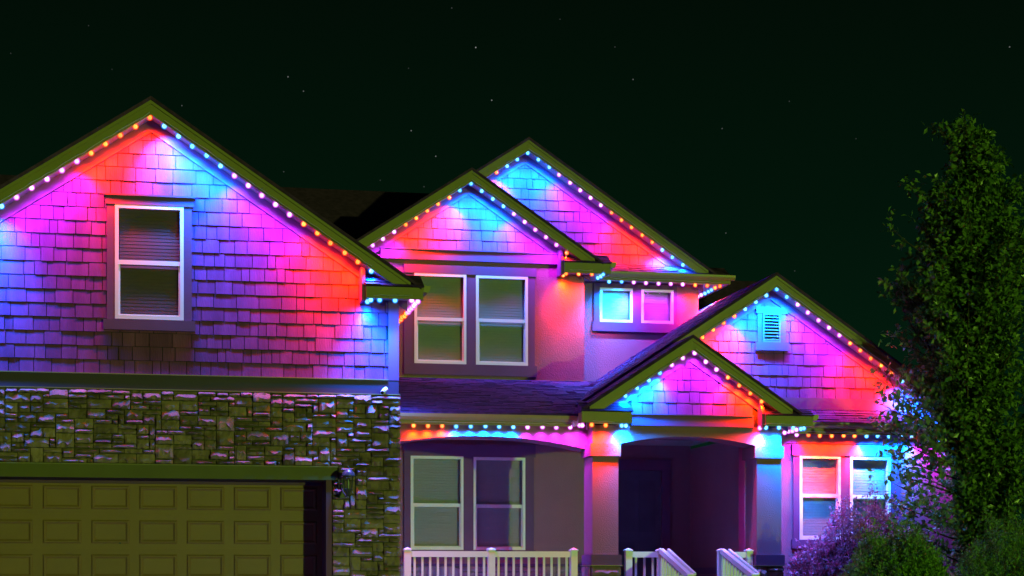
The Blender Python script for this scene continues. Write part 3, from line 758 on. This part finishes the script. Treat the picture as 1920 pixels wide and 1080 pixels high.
MB().tube([sc_+Vector((-.0295,-.0493,-.0295)), sc_+Vector((-.035,-.058,-.035))], [.028,.026], 12).build('lens', 'lens', cam_)
MB().tube([sc_+Vector((.02,.03,.0)), sc_+Vector((.02,.08,-.03))], .014, 8).build('mount', 'white', cam_)

# ------------------------------------------------------------------ light strings
BM = {}
def bulb_mesh(k):
    if k not in BM:
        for nm, sc, mk in (('bulb_', 1.38, 'globe'), ('core_', .90, 'glow')):
            b = MB(); b.lathe([(.012*sc, .034*sc), (.022*sc, .031*sc), (.030*sc, .020*sc), (.034*sc, .0), (.030*sc, -.017*sc), (.018*sc, -.029*sc), (.004*sc, -.033*sc)][::-1], (0,0,0), 10)
            me = bpy.data.meshes.new(nm + {'B': 'blue', 'P': 'pink', 'R': 'red'}[k]); me.from_pydata(b.v, [], b.f); me.update()
            me.polygons.foreach_set('use_smooth', [True]*len(me.polygons)); me.materials.append(M[mk+k]); BM[nm+k] = me
        BM[k] = BM['bulb_'+k]
        ld = bpy.data.lights.new('bulb_light', 'SPOT'); ld.energy = BULB_W*{'R': 1.65, 'B': 3.2, 'P': .54}[k]; ld.color = LIGHT[k]
        ld.spot_size = math.radians(178); ld.spot_blend = 1.0; ld.shadow_soft_size = .025; BM['L'+k] = ld
        lc_ = ld.copy(); lc_.name = 'bulb_beam'; lc_.energy = ld.energy*7.0; lc_.spot_size = math.radians(96); lc_.spot_blend = 1.0; BM['C'+k] = lc_
    return BM[k]
def string(label, pts, cols):
    aim = 36 if abs(pts[0][1]-pts[-1][1]) < .2 else 0     # lenses under a front eave or rake lean towards the wall
    pts = [Vector(p)+Vector((random.uniform(-.008,.008), 0, random.uniform(-.008,.006))) for p in pts]
    st = thing('light_string', label, 'string lights', pts[0], 'coloured light strings along the eaves')
    c = MB(); up = Vector((0, 0, .034))
    line = [p+up for p in pts]
    c.tube(line, .010, 5)
    for i, (a, b) in enumerate(zip(line[:-1], line[1:])):       # a second, slacker wire
        if (b-a).length < .5: c.tube([a+Vector((0,-.085,.030)), (a+b)/2+Vector((0,-.085,.012+.02*random.random())), b+Vector((0,-.085,.030))], .006, 4)
    for p in pts: c.tube([p+Vector((0,0,.030)), p+Vector((0,0,.052))], .017, 7)
    c.build('cord', 'track', st)
    for i, p in enumerate(pts):
        k = cols[i % len(cols)]
        o = bpy.data.objects.new('bulb', bulb_mesh(k)); COL.objects.link(o); o.parent = st; o.location = p-pts[0]
        oc = bpy.data.objects.new('core', BM['core_'+k]); COL.objects.link(oc); oc.parent = o
        for q in 'LC':                    # the wide glow of the bulb and the beam of its lens
            l = bpy.data.objects.new('bulb_light' if q == 'L' else 'bulb_beam', BM[q+k]); COL.objects.link(l); l.parent = st; l.location = p-pts[0]+Vector((0,0,-.048))
            l.rotation_euler = (math.radians((aim if q == 'C' else 0)+random.uniform(-5, 5)), math.radians(random.uniform(-5, 5)), 0)
    return st
CYC = 'BBBBBPPPPPRRRRR'
def cyc(k, i): return CYC[(CYC.index(k)+i) % 15]
def rake(g, x0, x1, n, dz=.262, dy=.07):
    r = []
    for i in range(n):
        x = x0+(x1-x0)*i/(n-1); r.append((x, g.yf+dy, g.line(x, dz)))
    return r
def xr(px, Y): return X_(px, Y)
# garage gable
y = g1.yf+.07; sp = (xr(281,y)-xr(3,y))/10; ap = xr(281,y)
n = 17; string('string lights up the left slope of the stone garage gable, red at the peak', rake(g1, ap-(n-1)*sp, ap, n), [CYC[(14-(n-1-i)) % 15] for i in range(n)])
x1 = xr(697, y); string('string lights down the right slope of the garage gable above the shake wall', rake(g1, ap+(x1-ap)/16, x1, 16), [CYC[i % 15] for i in range(16)])
y0 = YG-.4
pts = [(rx0+.02, YG-.10, rz0-.01), (rx0+.05, YG-.30, rz0-.01)] + [(X_(px, y0+.05), y0+.05, rz0-.015) for px in (711, 741, 771)]
string('short row of blue bulbs under the boxed eave end at the garage corner', pts, 'BBBBP')
string('string lights running back under the garage side eave, pink then red', [(3.83, 25.74+.205*i, rz0-.012) for i in range(15)], 'PPPPPPRRRRRBBBB')  # rear bulbs, hidden behind the garage corner, are added to light the bay
# middle bay gable
y = g2.yf+.07; ap = xr(883,y); x0 = xr(698,y)
string('string lights up the left slope of the middle gable, pink to red', rake(g2, x0, ap-(ap-x0)/9, 9), 'PPPRRRRRB')
x1 = xr(1044, y); string('string lights down the right slope of the middle gable, blue then pink', rake(g2, ap, x1, 9), 'BBBBPPPPP')
z = bz0-.012
string('few orange bulbs round the boxed eave at the right of the middle gable', [tuple(at(1062, 474, YB-.36)), (X_(1056,YB-.12), YB-.12, z), (X_(1062,YB-.3), YB-.30, z)] + [(X_(px, YB-.35), YB-.35, z) for px in (1085, 1109)], 'RRRRR')
string('three blue bulbs in the corner between middle gable and small windows', [(X_(1134, YB-.4)-.03, YB-.38+.2*i, z) for i in range(3)], 'BBB')
# upper right gable
y = g3.yf+.07; ap = xr(990,y); x0 = xr(931,y)
string('short string lights on the left slope of the rear upper gable', rake(g3, x0, ap-(ap-x0)/3, 3), 'RBB')
x1 = xr(1280,y); string('string lights down the long right slope of the rear upper gable', rake(g3, ap, x1, 16), 'BBBPPPPPRRRRRBBB')
yp = YU-.42+.05
string('string lights straight along the eave above the two small square windows', [tuple(at(1142.5+23*i, 527.5+.98*i, yp)) for i in range(10)], 'BBPPPPPRRR')
string('string lights running back under the upper eave beside the dark roof', [(10.83, YU-.36+.22*i, Z_(1346, 540, YU-.36)) for i in range(9)], 'RBBBPPPPP')
# right wing gable
y = g4.yf+.07; ap = xr(1456,y); x0 = xr(1317.5,y)
string('string lights up the left slope of the right wing gable beside the louvre vent', rake(g4, x0, ap-(ap-x0)/7, 7), 'RRRRBBB')
x1 = xr(1729,y); n = 14; d_ = (x1-ap)/14; string('string lights down the right slope of the wing gable to the tree', rake(g4, ap, ap+d_*16, 17), 'BBPPPPPRRRRRBBBBB')
# entry gable
y = g5.yf+.07; ap = xr(1302,y); x0 = xr(1173.5,y)
string('string lights up the left slope of the small entry gable, blue to pink', rake(g5, x0, ap-(ap-x0)/6, 6), 'BBBBPP')
x1 = xr(1427.5,y); string('string lights down the right slope of the small entry gable, pink to orange', rake(g5, ap, x1, 7), 'PPPRRRR')
y0 = YE-OE+.06; zz = Z_(1138, 797, y0)
string('four bulbs under the boxed eave over the left porch column', [(X_(1110,y0), y0, zz), (X_(1136,y0), y0, zz), (X_(1165,YE-.14), YE-.14, zz), (X_(1173,YE-.10), YE-.10, zz)], 'RRBB')
zz = Z_(1450, 802, y0)
string('bulbs under the boxed eave over the right porch column', [(X_(1424,YE-.12), YE-.12, zz), (X_(1437,y0), y0, zz), (X_(1461,y0), y0, zz), (X_(1487,y0), y0, zz), (X_(1508,y0), y0, zz)], 'PBBBB')
string('tight row of pink bulbs under the eave beside the entry gable', [(11.02, 28.82+.2*i, zz-.01) for i in range(5)], 'BPPPP')
# porch and wing eaves
y0 = YP-.17+.05
string('string lights along the left porch eave above the wide arch', [tuple(at(776+26.7*i, 798.5+.25*i, y0)) for i in range(12)], 'RRRBBBBBPPPP')
string('two pink bulbs where the porch eave meets the entry gable', [(X_(1087,y0-.1), y0-.1, Z_(1087,798,y0-.1)), (X_(1091,y0-.25), y0-.25, Z_(1091,797,y0-.25))], 'PP')
y0 = YW-.32+.05
string('string lights along the right wing eave above its two windows', [(X_(1494,y0)+i*.223, y0, WEZ-.02) for i in range(16)], 'PRRRRRBBBBBPPPPP')

# ------------------------------------------------------------------ railings
def post(parent, x, y, z0, z1, w_=.115):
    p = MB().box(x-w_/2, x+w_/2, y-w_/2, y+w_/2, z0, z1-.055).build('post', 'white', parent)
    MB().add([(x-w_/2-.012,y-w_/2-.012,z1-.055),(x+w_/2+.012,y-w_/2-.012,z1-.055),(x+w_/2+.012,y+w_/2+.012,z1-.055),(x-w_/2-.012,y+w_/2+.012,z1-.055),
              (x-w_/2-.012,y-w_/2-.012,z1-.035),(x+w_/2+.012,y-w_/2-.012,z1-.035),(x+w_/2+.012,y+w_/2+.012,z1-.035),(x-w_/2-.012,y+w_/2+.012,z1-.035),(x,y,z1)],
             [(3,2,1,0),(0,1,5,4),(1,2,6,5),(2,3,7,6),(3,0,4,7),(4,5,8),(5,6,8),(6,7,8),(7,4,8)]).build('cap', 'white', p)
def railing(label, pxs, y, per, ztop=1.085):
    xs_ = [X_(p, y) for p in pxs]
    r = thing('railing', label, 'railing', ((xs_[0]+xs_[-1])/2, y, PF), 'white railings at the porch edge')
    for x in xs_: post(r, x, y, PF, ztop)
    for x0, x1 in zip(xs_[:-1], xs_[1:]):
        a, b = x0+.0585, x1-.0585
        MB().box(a, b, y-.035, y+.035, ztop-.165, ztop-.065).build('top_rail', 'white', r)
        MB().box(a, b, y-.03, y+.03, PF+.08, PF+.15).build('bottom_rail', 'white', r)
        n = max(2, round((b-a)/per))
        for i in range(n):
            x = a+(i+.5)*(b-a)/n; MB().box(x-.018, x+.018, y-.018, y+.018, PF+.151, ztop-.166).build('baluster', 'white', r)
YR = 29.12
railing('long white railing with pyramid capped posts below the left porch windows', (763.5, 921, 1075.5), YR, .138)
railing('short white railing panel right of the left porch column', (1178, 1238), YR, .138)
railing('short white railing panel left of the right porch column', (1352, 1404), YR, .138)
def stair_rail(label, px):
    x = X_(px, YR); h = thing('handrail', label, 'handrail', (x, 28.2, 0), 'white stair handrails at the entry')
    y1 = 27.45; za, zb_ = 1.035, .60
    MB().bar((x, YR-.062, za), (x, y1, zb_), .075, .085).build('top_rail', 'white', h)
    MB().bar((x+.13, YR-.05, za+.015), (x+.13, y1+.1, zb_+.03), .045, .045).build('grip_rail', 'white', h)
    MB().bar((x, YR-.062, za-.75), (x, y1, zb_-.62), .05, .06).build('bottom_rail', 'white', h)
    n = 11
    for i in range(n):
        t = (i+.5)/n; yy = YR-.062+(y1-YR+.062)*t; zt = za+(zb_-za)*t
        MB().box(x-.018, x+.018, yy-.018, yy+.018, zt-.71, zt-.045).build('baluster', 'white', h)
    post(h, x, y1-.055, -.12, zb_+.06)
stair_rail('white sloping stair handrail on the left of the entry steps', 1238)
stair_rail('white sloping stair handrail on the right of the entry steps', 1352)

# ------------------------------------------------------------------ vegetation
def leaf(mb, p, d, n, ln, wd):
    d = d.normalized(); s = d.cross(n)
    if s.length < 1e-4: s = Vector((1,0,0))
    s.normalize(); u = s.cross(d)
    q = [p, p+d*ln*.45+s*wd*.5+u*wd*.16, p+d*ln, p+d*ln*.45-s*wd*.5+u*wd*.16]
    k = len(mb.v); mb.v += [tuple(v) for v in q]; mb.f += [(k, k+1, k+2), (k, k+2, k+3)]
def rv(): 
    while True:
        v = Vector((random.uniform(-1,1), random.uniform(-1,1), random.uniform(-1,1)))
        if .05 < v.length < 1: return v.normalized()
M['leaf'] = leafmat('dark green leaves', (.085, .19, .055), (.23, .35, .10), .33, .5)
M['redleaf'] = leafmat('purple barberry leaves', (.34, .12, .22), (.52, .20, .34), .5)
M['greenleaf'] = leafmat('green box leaves', (.12, .30, .05), (.28, .46, .10), .45)

YT = 28.95
tx = X_(1820, YT); tz = -.12
tree = thing('tree', 'tall narrow leafy tree, dark and green, in front of the right wing', 'tree', (tx, YT, tz))
tk = MB(); top = Z_(1790, 262, YT)
path = [Vector((tx+.06*math.sin(i*.9), YT+.05*math.cos(i*1.3), tz+(top-tz)*i/10)) for i in range(11)]
def trunk_at(z):
    t = max(0, min(9.999, (z-tz)/(top-tz)*10)); i = int(t); return path[i].lerp(path[i+1], t-i)
tk.tube(path, [.11*(1-i/10.4)+.008 for i in range(11)], 8)
lv = MB(); br = MB()
PROF = [(226,.02),(250,.20),(300,.42),(335,.62),(350,.80),(400,1.02),(440,1.22),(520,1.32),(600,1.30),(650,1.16),(700,1.08),(780,1.05),(880,1.02),(980,.92),(1060,.6)]
def halfw(py):                           # crown half-width (m) by photograph row
    for (a, b), (c, d) in zip(PROF[:-1], PROF[1:]):
        if a <= py <= c: return b+(d-b)*(py-a)/(c-a)
    return .1
def limb(p0, p1, nt, nl, ls=1.0, t0=.35):
    n = 6; ctrl = p0.lerp(p1, .55); ctrl.z = p0.z+(p1.z-p0.z)*.38; r = rv()*.06
    pts = [p0*(1-t)**2+ctrl*2*t*(1-t)+p1*t*t+r*math.sin(math.pi*t) for t in [k/n for k in range(n+1)]]
    ln = (p1-p0).length
    br.tube(pts, [(.010+.007*ln)*(1-k/(n+.6))+.002 for k in range(n+1)], 5)
    for q in range(nt):
        t = t0+(1-t0)*(q+random.random())/nt; k = min(n-1, int(t*n)); a = pts[k].lerp(pts[k+1], t*n-k); dm = (pts[k+1]-pts[k]).normalized()
        dd = (dm*.55+rv()+Vector((0,0,.15))).normalized(); b = a+dd*random.uniform(.14, .40)
        br.tube([a, b], [.005, .002], 3, cap=False)
        for m in range(nl):
            u = (m+random.random())/nl*1.05+.05; side = dd.cross(rv()).normalized()
            leaf(lv, a.lerp(b, u)+side*.012, dd*.55+side+Vector((0,0,-.15)), rv()*.7+Vector((.25,-.5,.6)), random.uniform(.075, .145)*ls, random.uniform(.055, .095)*ls)
for i in range(330):
    while True:
        py = random.uniform(236, 1050)
        if random.random() < (.35+halfw(py))/1.65: break
    h = halfw(py); az_ = random.random()*2*math.pi; r = h*(.35+.75*random.random()**.55)*(1+.85*noise.noise(Vector((math.cos(az_)*1.2, math.sin(az_)*1.2, py/95.))))
    if py > 740 and math.cos(az_) < .25: r *= max(.40, 1-(py-740)/150)
    z = Z_(1806, py, YT); c = trunk_at(z)
    p1 = Vector((c.x+r*math.cos(az_), c.y+r*math.sin(az_)*.6, z)); up = random.uniform(.45, 1.15)
    z0 = max(tz+.7, z-r*math.tan(up)-.15); p0 = trunk_at(min(z0, top-.1))
    limb(p0, p1, 11, 10, t0=.45 if r > .6 else .25)
for (px, py, Y0) in ((1648,735,28.5),(1660,790,28.55),(1642,800,28.5),(1660,850,28.5),(1690,760,28.2),(1672,905,28.5),(1690,930,28.5),(1700,965,28.55),(1705,880,28.5),(1720,830,28.2),(1655,760,28.4),(1680,820,28.45),(1650,880,28.5),(1665,940,28.5),(1685,985,28.5),(1710,1010,28.5),(1730,950,27.9),(1735,800,28)):   # open sprays reaching left over the wall
    e_ = at(px, py, Y0); p0 = trunk_at(e_.z-.5); limb(p0, e_, 13, 6, 1.12, t0=.30)
for (px, py) in ((1757,228),(1768,240),(1790,236),(1812,232),(1830,262),(1822,285),(1838,318),(1868,312),(1912,340),(1890,352),(1700,345),(1718,352),(1665,420),(1720,415),(1900,420),(1662,540),(1668,620)):   # leading shoots on the outline
    e_ = at(px, py, YT+random.uniform(-.2, .2)); c = trunk_at(e_.z-.9); limb(c.lerp(e_, .25), e_, 8, 5, t0=.5)
tk.build('trunk', 'bark', tree, smooth=True); br.build('branches', 'bark', tree, kind='stuff'); lv.build('crown', 'leaf', tree, kind='stuff')

def shrub(label, cat, px, Y, zb, wx, wy, h, n, m, ls, twiggy, name='shrub', seed=1):
    random.seed(seed)
    x = X_(px, Y); s = thing(name, label, cat, (x, Y, zb)); lvs = MB(); st = MB()
    for i in range(n):
        a = random.random()*2*math.pi; c = random.random()**.5
        ex, ey = math.cos(a)*c, math.sin(a)*c
        top_ = h*(max(0, 1-c*c*.9))**.45*(1+.34*noise.noise(Vector((ex*2.6+seed, ey*2.6, 0))))
        shoot = random.random() < twiggy
        hh = top_*(random.uniform(1.02, 1.22) if shoot else 1-.55*random.random()**2)
        e_ = Vector((x+ex*wx, Y+ey*wy, zb+hh)); b = Vector((x+ex*wx*.5, Y+ey*wy*.5, zb+hh*.3))
        mid = b.lerp(e_, .6)+Vector((ex*wx*.1, ey*wy*.1, .03))
        if shoot or i % 5 == 0: st.tube([b, mid, e_], [.006, .004, .002], 3, cap=False)
        rad = .05 if shoot else .10
        for k in range(14 if shoot else 24):
            pp = (mid.lerp(e_, random.uniform(.3, 1.1)) if shoot else e_)+rv()*rad*random.random()**.4
            leaf(lvs, pp, rv()+Vector((ex*.4, ey*.4, .4)), rv()+Vector((.1,-.4,.6)), random.uniform(.7, 1.3)*ls, random.uniform(.45, .7)*ls)
    st.build('stems', 'bark', s, kind='stuff'); lvs.build('foliage', m, s, kind='stuff')
shrub('wide purple leaved shrub with twiggy top under the right wing windows', 'shrub', 1612, 28.9, -.12, 1.32, .6, 1.66, 850, 'redleaf', .062, .35, seed=3)
shrub('thin purple shrub shoots rising in front of the wing wall', 'shrub', 1650, 29.3, -.12, .5, .3, 1.95, 110, 'redleaf', .048, .3, seed=4)
shrub('round clipped green bush in front of the purple shrub', 'bush', 1680, 26.8, -.15, .95, .7, 1.36, 850, 'greenleaf', .058, .22, name='bush', seed=5)
shrub('dark green bush low at the right of the tree trunk', 'bush', 1890, 27.3, -.15, .95, .6, 1.5, 650, 'greenleaf', .045, .2, name='bush', seed=6)
